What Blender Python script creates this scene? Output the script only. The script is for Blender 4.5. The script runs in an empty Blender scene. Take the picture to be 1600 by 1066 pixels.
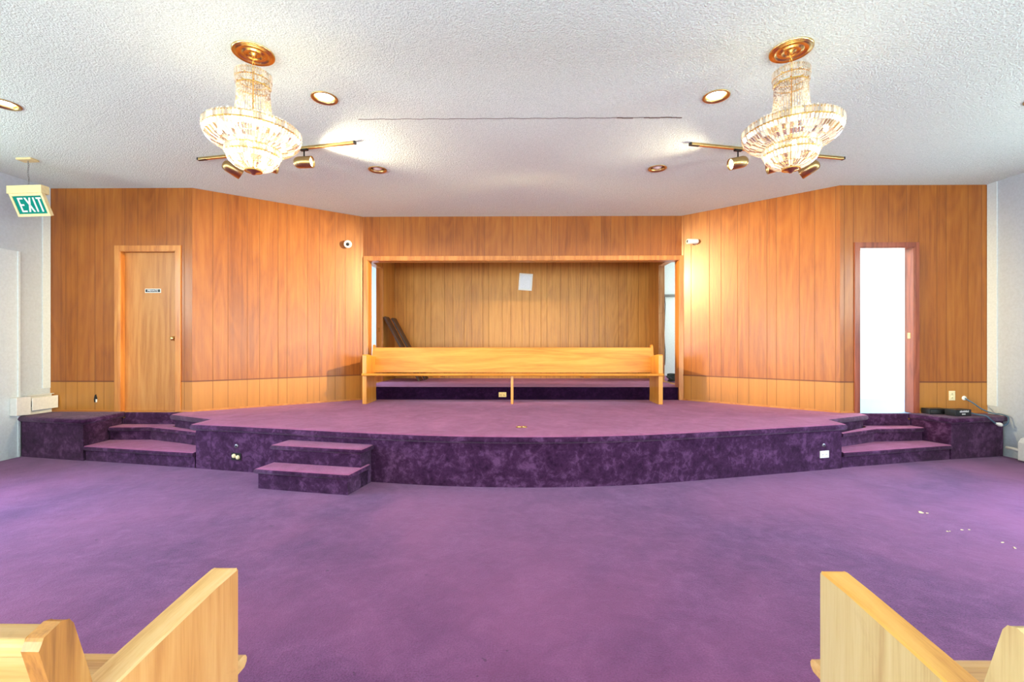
import bpy, math, random
from mathutils import Vector, Matrix, Euler
random.seed(7)
PI = math.pi
scene = bpy.context.scene
COL = scene.collection
R = math.radians

# ------------------------------------------------------------------ helpers
class MB:
    """collects faces and links them as one mesh object"""
    def __init__(s):
        s.v = []; s.f = []; s.uv = []; s.sm = []
    def add(s, vs, fs, smooth=False, uvs=None):
        o = len(s.v)
        s.v += [tuple(p) for p in vs]
        for i, f in enumerate(fs):
            s.f.append(tuple(o + k for k in f)); s.sm.append(smooth)
            s.uv.append(uvs[i] if uvs else None)
        return s
    def box(s, x0, x1, y0, y1, z0, z1, M=None):
        vs = [Vector((x, y, z)) for z in (z0, z1) for y in (y0, y1) for x in (x0, x1)]
        if M: vs = [M @ p for p in vs]
        return s.add(vs, [(0, 2, 3, 1), (4, 5, 7, 6), (0, 1, 5, 4), (2, 6, 7, 3), (0, 4, 6, 2), (1, 3, 7, 5)])
    def prism(s, poly, a, b, M=None, axis='x', smooth=False):
        """poly: 2-D outline; extruded from a to b along axis (x: poly is y,z; y: poly is x,z; z: poly is x,y)"""
        def P(p, t):
            q = {'x': (t, p[0], p[1]), 'y': (p[0], t, p[1]), 'z': (p[0], p[1], t)}[axis]
            return (M @ Vector(q)) if M else Vector(q)
        n = len(poly)
        vs = [P(p, a) for p in poly] + [P(p, b) for p in poly]
        s.add(vs, [tuple(range(n))[::-1], tuple(range(n, 2 * n))])
        s.add(vs, [(i, (i + 1) % n, n + (i + 1) % n, n + i) for i in range(n)], smooth)
        return s
    def lathe(s, prof, n=32, M=None, smooth=True, a0=0.0, a1=2 * PI):
        full = abs(a1 - a0 - 2 * PI) < 1e-6
        m = n if full else n + 1
        vs = []
        for r, z in prof:
            for k in range(m):
                a = a0 + (a1 - a0) * k / n
                p = Vector((r * math.cos(a), r * math.sin(a), z))
                vs.append(M @ p if M else p)
        fs = []
        for i in range(len(prof) - 1):
            for k in range(n):
                k2 = (k + 1) % m
                fs.append((i * m + k, i * m + k2, (i + 1) * m + k2, (i + 1) * m + k))
        return s.add(vs, fs, smooth)
    def tube(s, pts, r, n=8, closed=False, smooth=True):
        pts = [Vector(p) for p in pts]
        N = len(pts); vs = []
        up = None
        for i, p in enumerate(pts):
            if closed: t = pts[(i + 1) % N] - pts[i - 1]
            else: t = pts[min(i + 1, N - 1)] - pts[max(i - 1, 0)]
            t.normalize()
            if up is None:
                up = Vector((0, 0, 1)) if abs(t.z) < .9 else Vector((1, 0, 0))
            u = (up - t * up.dot(t)).normalized(); w = t.cross(u); up = u
            for k in range(n):
                a = 2 * PI * k / n
                vs.append(p + (u * math.cos(a) + w * math.sin(a)) * r)
        fs = []
        for i in range(N if closed else N - 1):
            j = (i + 1) % N
            for k in range(n):
                fs.append((i * n + k, i * n + (k + 1) % n, j * n + (k + 1) % n, j * n + k))
        if not closed:
            fs += [tuple(range(n))[::-1], tuple((N - 1) * n + k for k in range(n))]
        return s.add(vs, fs, smooth)
    def octa(s, c, rx, rz):
        x, y, z = c
        vs = [(x + rx, y, z), (x, y + rx, z), (x - rx, y, z), (x, y - rx, z), (x, y, z + rz), (x, y, z - rz)]
        return s.add(vs, [(0, 1, 4), (1, 2, 4), (2, 3, 4), (3, 0, 4), (1, 0, 5), (2, 1, 5), (3, 2, 5), (0, 3, 5)])
    def sphere(s, c, r, n=16, m=10, sz=1.0):
        prof = [(max(1e-4, r * math.sin(PI * i / m)), -r * sz * math.cos(PI * i / m)) for i in range(m + 1)]
        return s.lathe(prof, n, Matrix.Translation(c))
    def build(s, name, mat, parent=None, bevel=0, loc=None, rot=None, seg=2):
        me = bpy.data.meshes.new(name)
        me.from_pydata([tuple(v) for v in s.v], [], s.f)
        for p, b in zip(me.polygons, s.sm): p.use_smooth = b
        if any(u is not None for u in s.uv):
            L = me.uv_layers.new(name='UVMap').data
            for p, u in zip(me.polygons, s.uv):
                if u:
                    for li, c in zip(p.loop_indices, u): L[li].uv = c
        me.update()
        me.materials.append(mat)
        o = bpy.data.objects.new(name, me); COL.objects.link(o)
        if parent: o.parent = parent
        if loc: o.location = loc
        if rot: o.rotation_euler = rot
        if bevel:
            b = o.modifiers.new('edge', 'BEVEL'); b.width = bevel; b.segments = seg; b.limit_method = 'ANGLE'; b.angle_limit = R(40)
        return o

def tag(o, label=None, cat=None, group=None, kind=None):
    if label: o['label'] = label
    if cat: o['category'] = cat
    if group: o['group'] = group
    if kind: o['kind'] = kind
    return o

def empty(name, label, cat, loc=(0, 0, 0), rot=(0, 0, 0), group=None):
    o = bpy.data.objects.new(name, None); COL.objects.link(o)
    o.empty_display_size = .1
    o.location = loc; o.rotation_euler = rot
    return tag(o, label, cat, group)

def dup(root, label=None, loc=None, rot=None):
    def cp(o, par):
        c = o.copy(); COL.objects.link(c)
        if par: c.parent = par
        for ch in [x for x in COL.objects if x.parent == o]: cp(ch, c)
        return c
    r = cp(root, None)
    if label: r['label'] = label
    if loc: r.location = loc
    if rot: r.rotation_euler = rot
    return r

def struct(o, label, cat):
    return tag(o, label, cat, kind='structure')

# ------------------------------------------------------------------ materials
def srgb(r, g, b):
    f = lambda c: c / 12.92 if c <= .04045 else ((c + .055) / 1.055) ** 2.4
    return (f(r / 255), f(g / 255), f(b / 255), 1)

class NT:
    def __init__(s, name):
        s.m = bpy.data.materials.new(name); s.m.use_nodes = True
        s.t = s.m.node_tree; s.t.nodes.clear()
        s.out = s.t.nodes.new('ShaderNodeOutputMaterial')
    def n(s, typ, **kw):
        nd = s.t.nodes.new(typ)
        for k, v in kw.items():
            if hasattr(nd, k) and k not in ('inputs',): setattr(nd, k, v)
        return nd
    def link(s, a, b): s.t.links.new(a, b)
    def setin(s, sock, v):
        if hasattr(v, 'is_linked') or isinstance(v, bpy.types.NodeSocket): s.link(v, sock)
        else: sock.default_value = v
    def math(s, op, a, b=None, c=None):
        nd = s.n('ShaderNodeMath', operation=op)
        for i, v in enumerate((a, b, c)):
            if v is not None: s.setin(nd.inputs[i], v)
        return nd.outputs[0]
    def noise(s, vec, scale, detail=4, rough=.55, dist=0.0):
        nd = s.n('ShaderNodeTexNoise'); s.setin(nd.inputs['Vector'], vec)
        nd.inputs['Scale'].default_value = scale; nd.inputs['Detail'].default_value = detail
        nd.inputs['Roughness'].default_value = rough; nd.inputs['Distortion'].default_value = dist
        return nd.outputs['Fac']
    def ramp(s, fac, stops, interp='LINEAR'):
        nd = s.n('ShaderNodeValToRGB'); s.setin(nd.inputs[0], fac)
        cr = nd.color_ramp; cr.interpolation = interp
        while len(cr.elements) < len(stops): cr.elements.new(.5)
        for e, (p, c) in zip(cr.elements, stops):
            e.position = p; e.color = c if len(c) == 4 else (*c, 1)
        return nd.outputs[0]
    def mix(s, fac, a, b, blend='MIX'):
        nd = s.n('ShaderNodeMix', data_type='RGBA', blend_type=blend)
        s.setin(nd.inputs[0], fac); s.setin(nd.inputs[6], a); s.setin(nd.inputs[7], b)
        return nd.outputs[2]
    def mapping(s, vec, scale=(1, 1, 1), loc=(0, 0, 0)):
        nd = s.n('ShaderNodeMapping'); s.link(vec, nd.inputs[0])
        nd.inputs['Scale'].default_value = scale; nd.inputs['Location'].default_value = loc
        return nd.outputs[0]
    def bump(s, h, strength=.3, dist=.01):
        nd = s.n('ShaderNodeBump'); nd.inputs['Strength'].default_value = strength
        nd.inputs['Distance'].default_value = dist; s.link(h, nd.inputs['Height'])
        return nd.outputs[0]
    def bsdf(s, **kw):
        nd = s.n('ShaderNodeBsdfPrincipled')
        for k, v in kw.items(): s.setin(nd.inputs[k.replace('_', ' ')], v)
        s.link(nd.outputs[0], s.out.inputs[0])
        return nd
    def coord(s, which='Object'):
        return s.n('ShaderNodeTexCoord').outputs[which]

def plain(name, col, rough=.5, metal=0, bumps=None, **kw):
    t = NT(name)
    c = t.coord()
    n = t.noise(c, 40, 3)
    lo = tuple(x * .93 for x in col[:3]) + (1,); hi = tuple(min(1, x * 1.05) for x in col[:3]) + (1,)
    a = dict(Base_Color=t.ramp(n, [(.3, lo), (.7, hi)]), Roughness=rough, Metallic=metal); a.update(kw)
    if bumps: a['Normal'] = t.bump(t.noise(c, bumps[0], 3), bumps[1], bumps[2])
    t.bsdf(**a)
    return t.m

SHEET = [0.0, .114, .379, .544, .764, .909]; PERIOD = 1.134

SEAM_V = .862
def panelling(name, light, mid, dark, rough=.34, coat=.35, seam=None):
    """random-plank varnished plywood panelling; UV in metres (u along wall, v up)"""
    t = NT(name)
    uv = t.n('ShaderNodeUVMap'); uv.uv_map = 'UVMap'
    sp = t.n('ShaderNodeSeparateXYZ'); t.link(uv.outputs[0], sp.inputs[0])
    u, v = sp.outputs[0], sp.outputs[1]
    um = t.math('FLOORED_MODULO', u, PERIOD)
    sheet = t.math('FLOOR', t.math('DIVIDE', u, PERIOD))
    idx = t.math('MULTIPLY', sheet, 6.37)
    gro = None
    for g in SHEET:
        d = t.math('ABSOLUTE', t.math('SUBTRACT', um, g + .003))
        k = t.math('SUBTRACT', 1.0, t.math('MULTIPLY', d, 1 / (.0052 if g else .0075)))
        k = t.math('MAXIMUM', k, 0.0)
        gro = k if gro is None else t.math('MAXIMUM', gro, k)
        idx = t.math('ADD', idx, t.math('GREATER_THAN', um, g))
    wn = t.n('ShaderNodeTexWhiteNoise', noise_dimensions='1D'); t.link(idx, wn.inputs['W'])
    rnd = wn.outputs['Value']
    cb = t.n('ShaderNodeCombineXYZ')
    t.link(u, cb.inputs[0]); t.link(v, cb.inputs[1]); t.link(t.math('MULTIPLY', sheet, 3.7), cb.inputs[2])
    p = cb.outputs[0]
    big = t.noise(t.mapping(p, (2.6, .42, 1)), 1, 2, .5, .6)
    rings = t.math('FRACT', t.math('MULTIPLY', big, 9.0))
    rings = t.math('ABSOLUTE', t.math('SUBTRACT', t.math('MULTIPLY', rings, 2), 1))
    streak = t.noise(t.mapping(p, (26, 1.1, 1)), 1, 5, .6, .4)
    fib = t.noise(t.mapping(p, (260, 9, 1)), 1, 3, .6)
    f = t.math('ADD', t.math('MULTIPLY', streak, .55), t.math('MULTIPLY', rings, .10))
    f = t.math('ADD', f, t.math('MULTIPLY', fib, .26))
    f = t.math('ADD', f, t.math('MULTIPLY', t.math('SUBTRACT', rnd, .5), .10))
    f = t.math('ADD', f, t.math('MULTIPLY', t.math('SUBTRACT', big, .5), .18))
    c = t.ramp(f, [(.28, dark), (.47, mid), (.68, light)])
    if seam:   # the boards under the seam are newer and paler
        c = t.mix(t.math('MULTIPLY', t.math('LESS_THAN', v, seam), .42), c, srgb(210, 148, 66))
    c = t.mix(t.math('MULTIPLY', gro, .85), c, (.13, .042, .010, 1))
    h = t.math('SUBTRACT', t.math('MULTIPLY', fib, .05), gro)
    ro = t.math('ADD', t.math('ADD', rough - .06, t.math('MULTIPLY', streak, .14)), t.math('MULTIPLY', gro, .4))
    coat = t.math('MULTIPLY', t.math('SUBTRACT', 1.0, gro), coat)
    t.bsdf(Base_Color=c, Roughness=ro, Coat_Weight=coat, Coat_Roughness=.22, Normal=t.bump(h, .10, .003))
    return t.m

def wood(name, light, mid, dark, axis='x', rough=.35, coat=.25, scale=1.0, wear=0.0):
    t = NT(name)
    c = t.coord()
    s = {'x': (1.0, 18, 18), 'y': (18, 1.0, 18), 'z': (18, 18, 1.0)}[axis]
    s2 = {'x': (8, 190, 190), 'y': (190, 8, 190), 'z': (190, 190, 8)}[axis]
    s3 = {'x': (.5, 4, 4), 'y': (4, .5, 4), 'z': (4, 4, .5)}[axis]
    k = lambda q: tuple(x * scale for x in q)
    streak = t.noise(t.mapping(c, k(s)), 1, 5, .6, .5)
    fib = t.noise(t.mapping(c, k(s2)), 1, 3)
    big = t.noise(t.mapping(c, k(s3)), 1, 2, .5, .5)
    rings = t.math('FRACT', t.math('MULTIPLY', big, 7.0))
    rings = t.math('ABSOLUTE', t.math('SUBTRACT', t.math('MULTIPLY', rings, 2), 1))
    f = t.math('ADD', t.math('MULTIPLY', streak, .55), t.math('MULTIPLY', fib, .27))
    f = t.math('ADD', f, t.math('MULTIPLY', rings, .14))
    col = t.ramp(f, [(.28, dark), (.46, mid), (.66, light)])
    if wear:
        w = t.noise(c, 7, 5, .7, .8)
        wf = t.math('MULTIPLY', t.math('MAXIMUM', t.math('SUBTRACT', w, .60), 0), 4.5 * wear)
        col = t.mix(wf, col, srgb(128, 78, 38))
    t.bsdf(Base_Color=col, Roughness=rough, Coat_Weight=coat, Coat_Roughness=.2, Normal=t.bump(fib, .12, .002))
    return t.m

def carpet(name, cols, sheen, mottle, tint, pile=420, wear=None):
    t = NT(name)
    c = t.coord()
    a = t.noise(c, mottle[0], 4, .6, .9)
    b = t.noise(c, mottle[1], 4, .65, .5)
    f = t.math('ADD', t.math('MULTIPLY', a, 1 - mottle[2]), t.math('MULTIPLY', b, mottle[2]))
    col = t.ramp(f, [(.36, cols[0]), (.5, cols[1]), (.64, cols[2])])
    p = t.noise(c, pile, 2, .6)
    col = t.mix(t.math('MULTIPLY', t.math('SUBTRACT', .62, p), 1.7), col, (.010, .002, .014, 1))
    if wear:
        big = t.noise(c, .55, 3, .5, .6)
        wf = t.ramp(big, [(.36, (0, 0, 0)), (.62, (1, 1, 1))])
        col = t.mix(t.math('MULTIPLY', wf, wear[1]), col, wear[0])
        sp = t.noise(t.mapping(c, (1.0, 1.6, 1)), 2.6, 6, .75, 1.2)
        sf = t.math('MINIMUM', t.math('MULTIPLY', t.math('MAXIMUM', t.math('SUBTRACT', sp, .62), 0), 3.0), .3)
        col = t.mix(sf, col, wear[2])
        dk = t.noise(c, 16, 2, .5, .4)   # small dark stains
        df = t.math('MINIMUM', t.math('MULTIPLY', t.math('MAXIMUM', t.math('SUBTRACT', dk, .735), 0), 14.0), .55)
        col = t.mix(df, col, srgb(58, 34, 52))
    h = t.math('ADD', p, t.math('MULTIPLY', b, 1.6))
    t.bsdf(Base_Color=col, Roughness=.95, Sheen_Weight=sheen, Sheen_Roughness=.45, Sheen_Tint=tint,
           Specular_IOR_Level=.1, Normal=t.bump(h, .5, .006))
    return t.m

M = {}
M['panel'] = panelling('varnished_panelling', srgb(171, 104, 34), srgb(156, 86, 23), srgb(129, 66, 16), .33, .16, SEAM_V)
M['panel_alcove'] = panelling('alcove_panelling', srgb(214, 152, 68), srgb(202, 136, 52), srgb(174, 108, 38), .42, .05)
M['trim_honey'] = wood('honey_trim', srgb(208, 142, 70), srgb(190, 118, 52), srgb(158, 88, 36), 'z')
M['trim_honey_x'] = wood('honey_trim_level', srgb(208, 142, 70), srgb(190, 118, 52), srgb(158, 88, 36), 'x')
M['trim_red'] = wood('mahogany_trim', srgb(160, 84, 54), srgb(136, 64, 40), srgb(96, 40, 24), 'z')
M['trim_dark'] = plain('seam_brown', srgb(112, 56, 26), .5)
M['pine'] = wood('raw_pine', srgb(226, 182, 132), srgb(206, 152, 100), srgb(160, 100, 56), 'z', .6, 0, 1, .8)
M['door'] = wood('door_birch', srgb(204, 142, 76), srgb(190, 124, 60), srgb(166, 98, 42), 'z', .42, .15, .7, .25)
M['pew_oak'] = wood('pew_oak', srgb(228, 158, 66), srgb(214, 138, 48), srgb(188, 110, 32), 'x', .33, .3)
M['pew_oak_z'] = wood('pew_oak_upright', srgb(228, 158, 66), srgb(214, 138, 48), srgb(188, 110, 32), 'z', .33, .3)
M['pew_oak_y'] = wood('pew_oak_arm', srgb(246, 190, 98), srgb(238, 172, 76), srgb(214, 142, 52), 'y', .35, .3)
M['pew_worn_z'] = wood('worn_oak_upright', srgb(222, 168, 100), srgb(208, 148, 80), srgb(178, 116, 56), 'z', .4, .2, 1, .45)
M['pew_pale_x'] = wood('pale_oak', srgb(228, 188, 128), srgb(216, 168, 102), srgb(186, 130, 68), 'x', .4, .2, 1, .3)
M['pew_pale_y'] = wood('pale_oak_arm', srgb(244, 208, 150), srgb(236, 190, 122), srgb(212, 156, 84), 'y', .4, .2)
M['pew_pale_z'] = wood('pale_oak_upright', srgb(212, 188, 136), srgb(202, 174, 118), srgb(178, 142, 90), 'z', .42, .2, 1, .25)
M['pew_stain'] = wood('stained_oak', srgb(204, 152, 82), srgb(180, 122, 58), srgb(124, 78, 40), 'z', .35, .3, 1, 1.2)
M['carpet'] = carpet('purple_floor_carpet', (srgb(97, 51, 94), srgb(113, 63, 108), srgb(129, 78, 123)), .25, (3.2, 14, .4), (.85, .7, 1, 1), 130,
                     (srgb(148, 82, 122), .62, srgb(72, 36, 74)))
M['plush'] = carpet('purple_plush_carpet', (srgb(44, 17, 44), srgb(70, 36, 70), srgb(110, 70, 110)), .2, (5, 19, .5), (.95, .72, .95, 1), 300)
M['plush_deck'] = carpet('worn_stage_carpet', (srgb(164, 86, 130), srgb(178, 98, 146), srgb(192, 112, 160)), .18, (3, 14, .4), (.98, .8, .95, 1), 260)  # stage plush again; light on the tops and wear put into a paler colour
M['plush_dark'] = carpet('deep_purple_plush', (srgb(24, 4, 30), srgb(36, 10, 40), srgb(52, 22, 56)), .05, (8, 26, .5), (.95, .72, .95, 1), 300)  # same plush, darkened to put the shade under the pew into its colour
M['brass'] = plain('polished_brass', srgb(224, 190, 122), .22, 1)
M['brass_dull'] = plain('satin_brass', srgb(196, 164, 110), .3, 1)
M['gold'] = plain('gold_frame', srgb(232, 192, 110), .22, 1)
M['reflector'] = plain('pale_gold_reflector', srgb(232, 214, 178), .35, .7)
M['black'] = plain('black_plastic', srgb(26, 26, 28), .4)
M['black_metal'] = plain('black_metal', srgb(30, 26, 24), .45, .6)
M['crack'] = plain('crack_shadow', srgb(96, 78, 66), .9)  # even brown tone of the crack line
M['white_plastic'] = plain('white_plastic', srgb(238, 236, 228), .4)
M['ivory'] = plain('ivory_plastic', srgb(240, 224, 178), .4)
M['cream'] = plain('cream_metal', srgb(222, 202, 150), .6)
M['dark_hole'] = plain('dark_recess', srgb(24, 20, 18), .8)
M['white_paint'] = plain('white_paint', srgb(204, 213, 217), .6, 0, (120, .12, .002))
M['wall_paint'] = plain('wall_paint', srgb(182, 190, 198), .75, 0, (90, .15, .003))
M['heater'] = plain('heater_enamel', srgb(220, 219, 212), .45)
M['exit_green'] = plain('exit_green', srgb(0, 122, 108), .8, 0, None, Specular_IOR_Level=.15)
M['exit_white'] = plain('exit_letter', srgb(216, 212, 212), .6)
M['steel'] = plain('steel', srgb(150, 150, 150), .35, 1)
M['cable_blue'] = plain('blue_grey_cable', srgb(72, 98, 120), .5)
M['cable_dark'] = plain('dark_green_cable', srgb(38, 58, 58), .5)
M['board_dark'] = wood('dark_board', srgb(92, 62, 48), srgb(70, 44, 34), srgb(46, 28, 22), 'z', .5, 0)
M['paper'] = plain('white_paper', srgb(236, 240, 246), .7)
M['vinyl'] = plain('pale_floor', srgb(120, 148, 190), .4)
M['curtain'] = plain('pale_cloth', srgb(222, 224, 214), .9)

def popcorn():
    t = NT('popcorn_ceiling'); c = t.coord()
    v = t.n('ShaderNodeTexVoronoi'); t.link(c, v.inputs['Vector']); v.inputs['Scale'].default_value = 72
    a = t.noise(c, 100, 3, .6, .3); b = t.noise(c, 38, 2)
    h = t.math('ADD', t.math('MULTIPLY', a, 1.2), t.math('MULTIPLY', t.math('SUBTRACT', 1.0, v.outputs['Distance']), .5))
    h = t.math('ADD', h, t.math('MULTIPLY', b, .4))
    col = t.ramp(a, [(.3, srgb(212, 227, 222)), (.7, srgb(241, 253, 248))])
    t.bsdf(Base_Color=col, Roughness=.95, Specular_IOR_Level=.1, Normal=t.bump(h, .75, .012))
    return t.m
M['popcorn'] = popcorn()

def emit(name, col, strength):
    t = NT(name); e = t.n('ShaderNodeEmission')
    e.inputs[0].default_value = col; e.inputs[1].default_value = strength
    t.link(e.outputs[0], t.out.inputs[0]); return t.m
M['bulb'] = emit('lit_bulb', (1, .88, .68, 1), 25)
M['bulb_small'] = emit('lit_candle_bulb', (1, .91, .74, 1), 15)
M['bulb_off'] = plain('frosted_bulb', srgb(240, 236, 228), .35)

def crystal(name, tint):
    t = NT(name)
    rnd = t.n('ShaderNodeNewGeometry').outputs['Random Per Island']
    tr = t.n('ShaderNodeBsdfTransparent'); tr.inputs[0].default_value = (1, .98, .95, 1)
    gl = t.n('ShaderNodeBsdfGlossy'); gl.inputs['Roughness'].default_value = .12; gl.inputs['Color'].default_value = tint
    tl = t.n('ShaderNodeBsdfTranslucent'); t.link(t.ramp(rnd, [(.12, (.40, .30, .16)), (.38, (.80, .70, .52)), (.7, (1, .98, .94))]), tl.inputs[0])
    m1 = t.n('ShaderNodeMixShader'); t.link(t.math('ADD', t.math('MULTIPLY', rnd, .5), .2), m1.inputs[0])
    t.link(gl.outputs[0], m1.inputs[1]); t.link(tl.outputs[0], m1.inputs[2])
    m2 = t.n('ShaderNodeMixShader'); m2.inputs[0].default_value = .75
    t.link(tr.outputs[0], m2.inputs[1]); t.link(m1.outputs[0], m2.inputs[2])
    t.link(m2.outputs[0], t.out.inputs[0]); return t.m
M['crystal'] = crystal('crystal_bead', (1, .95, .86, 1))
def clear_glass():
    t = NT('window_glass')
    tr = t.n('ShaderNodeBsdfTransparent'); gl = t.n('ShaderNodeBsdfGlossy'); gl.inputs['Roughness'].default_value = .02
    m = t.n('ShaderNodeMixShader'); m.inputs[0].default_value = .05
    t.link(tr.outputs[0], m.inputs[1]); t.link(gl.outputs[0], m.inputs[2]); t.link(m.outputs[0], t.out.inputs[0]); return t.m
M['glass'] = clear_glass()

# ------------------------------------------------------------------ layout (metres; camera stands at x=0, y=0)
H = 1.313; ZC = 3.293; ZS = .48
XL, XR, YF, YB = -5.885, 5.79, 5.67, -6.5
A, B, C, D = Vector((-4.08, YF)), Vector((-2.37, 6.975)), Vector((2.51, 6.975)), Vector((3.99, YF))
YC = 6.975

# ceiling with round openings for the recessed lamps
CANS = [(-4.2, 3.68, 1), (-1.54, 3.62, 1), (1.58, 3.63, 1), (4.21, 3.70, 1), (-1.57, 5.10, 0), (1.565, 5.10, 0)]
def make_ceiling():
    mb = MB(); hs = .16; r = .092
    xs = sorted({XL - .1, XR + .1} | {c[0] + k for c in CANS for k in (-hs, hs)})
    ys = sorted({YB - .1, 7.2} | {c[1] + k for c in CANS for k in (-hs, hs)})
    for i in range(len(xs) - 1):
        for j in range(len(ys) - 1):
            cx, cy = (xs[i] + xs[i + 1]) / 2, (ys[j] + ys[j + 1]) / 2
            if any(abs(cx - c[0]) < hs and abs(cy - c[1]) < hs for c in CANS): continue
            mb.add([(xs[i], ys[j], ZC), (xs[i + 1], ys[j], ZC), (xs[i + 1], ys[j + 1], ZC), (xs[i], ys[j + 1], ZC)], [(0, 3, 2, 1)])
    for cx, cy, _ in CANS:
        # the cell is cut by its neighbours' grid lines too: fill its square with a ring
        n = 32; vs = []
        for k in range(n):
            a = 2 * PI * (k + .5) / n + PI / 4 - PI / n
            ca, sa = math.cos(a), math.sin(a); q = hs / max(abs(ca), abs(sa))
            vs += [(cx + ca * q, cy + sa * q, ZC), (cx + ca * r, cy + sa * r, ZC)]
        mb.add(vs, [(2 * k, 2 * k + 1, (2 * k + 3) % (2 * n), (2 * k + 2) % (2 * n)) for k in range(n)])
    # roof deck above, so that no daylight leaks in
    mb.box(XL - .2, XR + .2, YB - .2, 7.2, ZC + .3, ZC + .34)
    return struct(mb.build('ceiling', M['popcorn']), 'white popcorn-textured ceiling over the hall', 'ceiling')
make_ceiling()

mb = MB(); mb.add([(XL - .1, YB - .1, 0), (XR + .1, YB - .1, 0), (XR + .1, 7.1, 0), (XL - .1, 7.1, 0)], [(0, 1, 2, 3)])
struct(mb.build('floor', M['carpet']), 'worn purple carpet floor in front of the stage', 'floor')

def wall(name, mat, P0, P1, z0, z1, holes=(), t=.12, phase=0.0, side=1, label='', cat='wall'):
    """wall standing from P0 to P1; the room face lies on the line, thickness t goes to the left of P0->P1 times side"""
    P0, P1 = Vector(P0), Vector(P1); L = (P1 - P0).length; e = (P1 - P0) / L; nv = Vector((-e.y, e.x)) * side
    us = sorted({0, L} | {h[k] for h in holes for k in (0, 1)}); zs = sorted({z0, z1} | {h[k] for h in holes for k in (2, 3)})
    mb = MB()
    def W(u, w, z):
        q = P0 + e * u + nv * w; return (q.x, q.y, z)
    for i in range(len(us) - 1):
        for j in range(len(zs) - 1):
            cu, cz = (us[i] + us[i + 1]) / 2, (zs[j] + zs[j + 1]) / 2
            if any(h[0] < cu < h[1] and h[2] < cz < h[3] for h in holes): continue
            u0, u1, a, b = us[i], us[i + 1], zs[j], zs[j + 1]
            vs = [W(u0, 0, a), W(u1, 0, a), W(u1, 0, b), W(u0, 0, b), W(u0, t, a), W(u1, t, a), W(u1, t, b), W(u0, t, b)]
            q = [(u0 + phase, a), (u1 + phase, a), (u1 + phase, b), (u0 + phase, b)]
            r_ = [(phase, a), (phase + .1, a), (phase + .1, b), (phase, b)]
            mb.add(vs, [(0, 1, 2, 3)], uvs=[q])
            mb.add(vs, [(5, 4, 7, 6)], uvs=[[q[1], q[0], q[3], q[2]]])
            mb.add(vs, [(0, 4, 5, 1), (3, 2, 6, 7), (0, 3, 7, 4), (1, 5, 6, 2)], uvs=[r_] * 4)
    return struct(mb.build(name, mat), label, cat)

# door / doorway openings in the front walls
D1 = (.885, 1.605, ZS - .008, 2.51)       # private door, u along wall_front_left
D2 = (.225, .905, ZS - .008, 2.53)        # bright doorway, u along wall_front_right
wall('wall_front_left', M['panel'], (XL, YF), A, 0, ZC + .05, [D1], .12, .567, 1, 'wood-panelled wall with the private door, left of the stage')
wall('wall_angled_left', M['panel'], A, B, 0, ZC + .05, [], .12, -.968 + PERIOD, 1, 'glossy angled panelled wall left of the alcove')
wall('wall_angled_right', M['panel'], C, D, 0, ZC + .05, [], .12, -1.162 + PERIOD * 2, 1, 'glossy angled panelled wall right of the alcove, with bullet camera')
wall('wall_front_right', M['panel'], D, (XR, YF), 0, ZC + .05, [D2], .12, -1.182 + PERIOD * 2, 1, 'wood-panelled wall with the bright open doorway')
OX0, OX1, OZ = -2.305, 2.48, 2.63
wall('wall_front_center', M['panel'], B, C, 0, ZC + .05, [(OX0 - B.x, OX1 - B.x, .47, OZ)], .16, .512, 1, 'panelled header wall above the alcove opening')

# alcove behind the opening
AX0, AX1, AY, AZ = -2.40, 2.58, 8.9, .672
wall('wall_alcove_back', M['panel_alcove'], (AX0 - .1, AY), (AX1 + .1, AY), .4, 3.2, [], .1, .44, 1, 'brown panelled back wall of the alcove')
wall('wall_alcove_left', M['panel_alcove'], (AX0, YC + .16), (AX0, AY), .4, 3.2, [(.12, .93, AZ, 2.70)], .1, .3, 1, 'panelled left side wall of the alcove with doorway')
wall('wall_alcove_right', M['panel_alcove'], (AX1, AY), (AX1, YC + .16), .4, 3.2, [(.57, 1.55, AZ, 2.78)], .1, .2, 1, 'panelled right side wall of the alcove with doorway')
mb = MB().box(AX0 - .1, AX1 + .1, YC + .1, AY + .1, 3.1, 3.16)
struct(mb.build('ceiling_alcove', M['wall_paint']), 'ceiling of the alcove', 'ceiling')

# side walls with windows; rear wall with a window bank added for fill light
WIN_R = [(-5.2, -3.0, .95, 2.45), (-2.0, .4, .95, 2.45), (2.3, 3.8, .04, 2.85)]  # tall last pair: glazed doors, raised for the added transom light
def side_wall(name, x, sgn, label):
    P0, P1 = ((x, YB), (x, YF + .12)) if sgn < 0 else ((x, YF + .12), (x, YB))
    if sgn < 0: hs = [(a - YB, b - YB, c, d) for a, b, c, d in WIN_R]
    else: hs = [(YF + .12 - b, YF + .12 - a, c, d) for a, b, c, d in WIN_R]
    wall(name, M['wall_paint'], P0, P1, 0, ZC + .05, hs, .14, 0, 1, label)
side_wall('wall_left', XL, -1, 'white painted wall left of the stage')
side_wall('wall_right', XR, 1, 'white painted wall right of the stage')
RW = [(1.2, 4.2), (4.9, 6.8), (7.5, 10.5)]
wall('wall_back', M['wall_paint'], (XR, YB), (XL, YB), 0, ZC + .05, [(a, b, .6, 2.6) for a, b in RW], .14, 0, 1, 'white wall at the rear of the hall')

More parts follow.
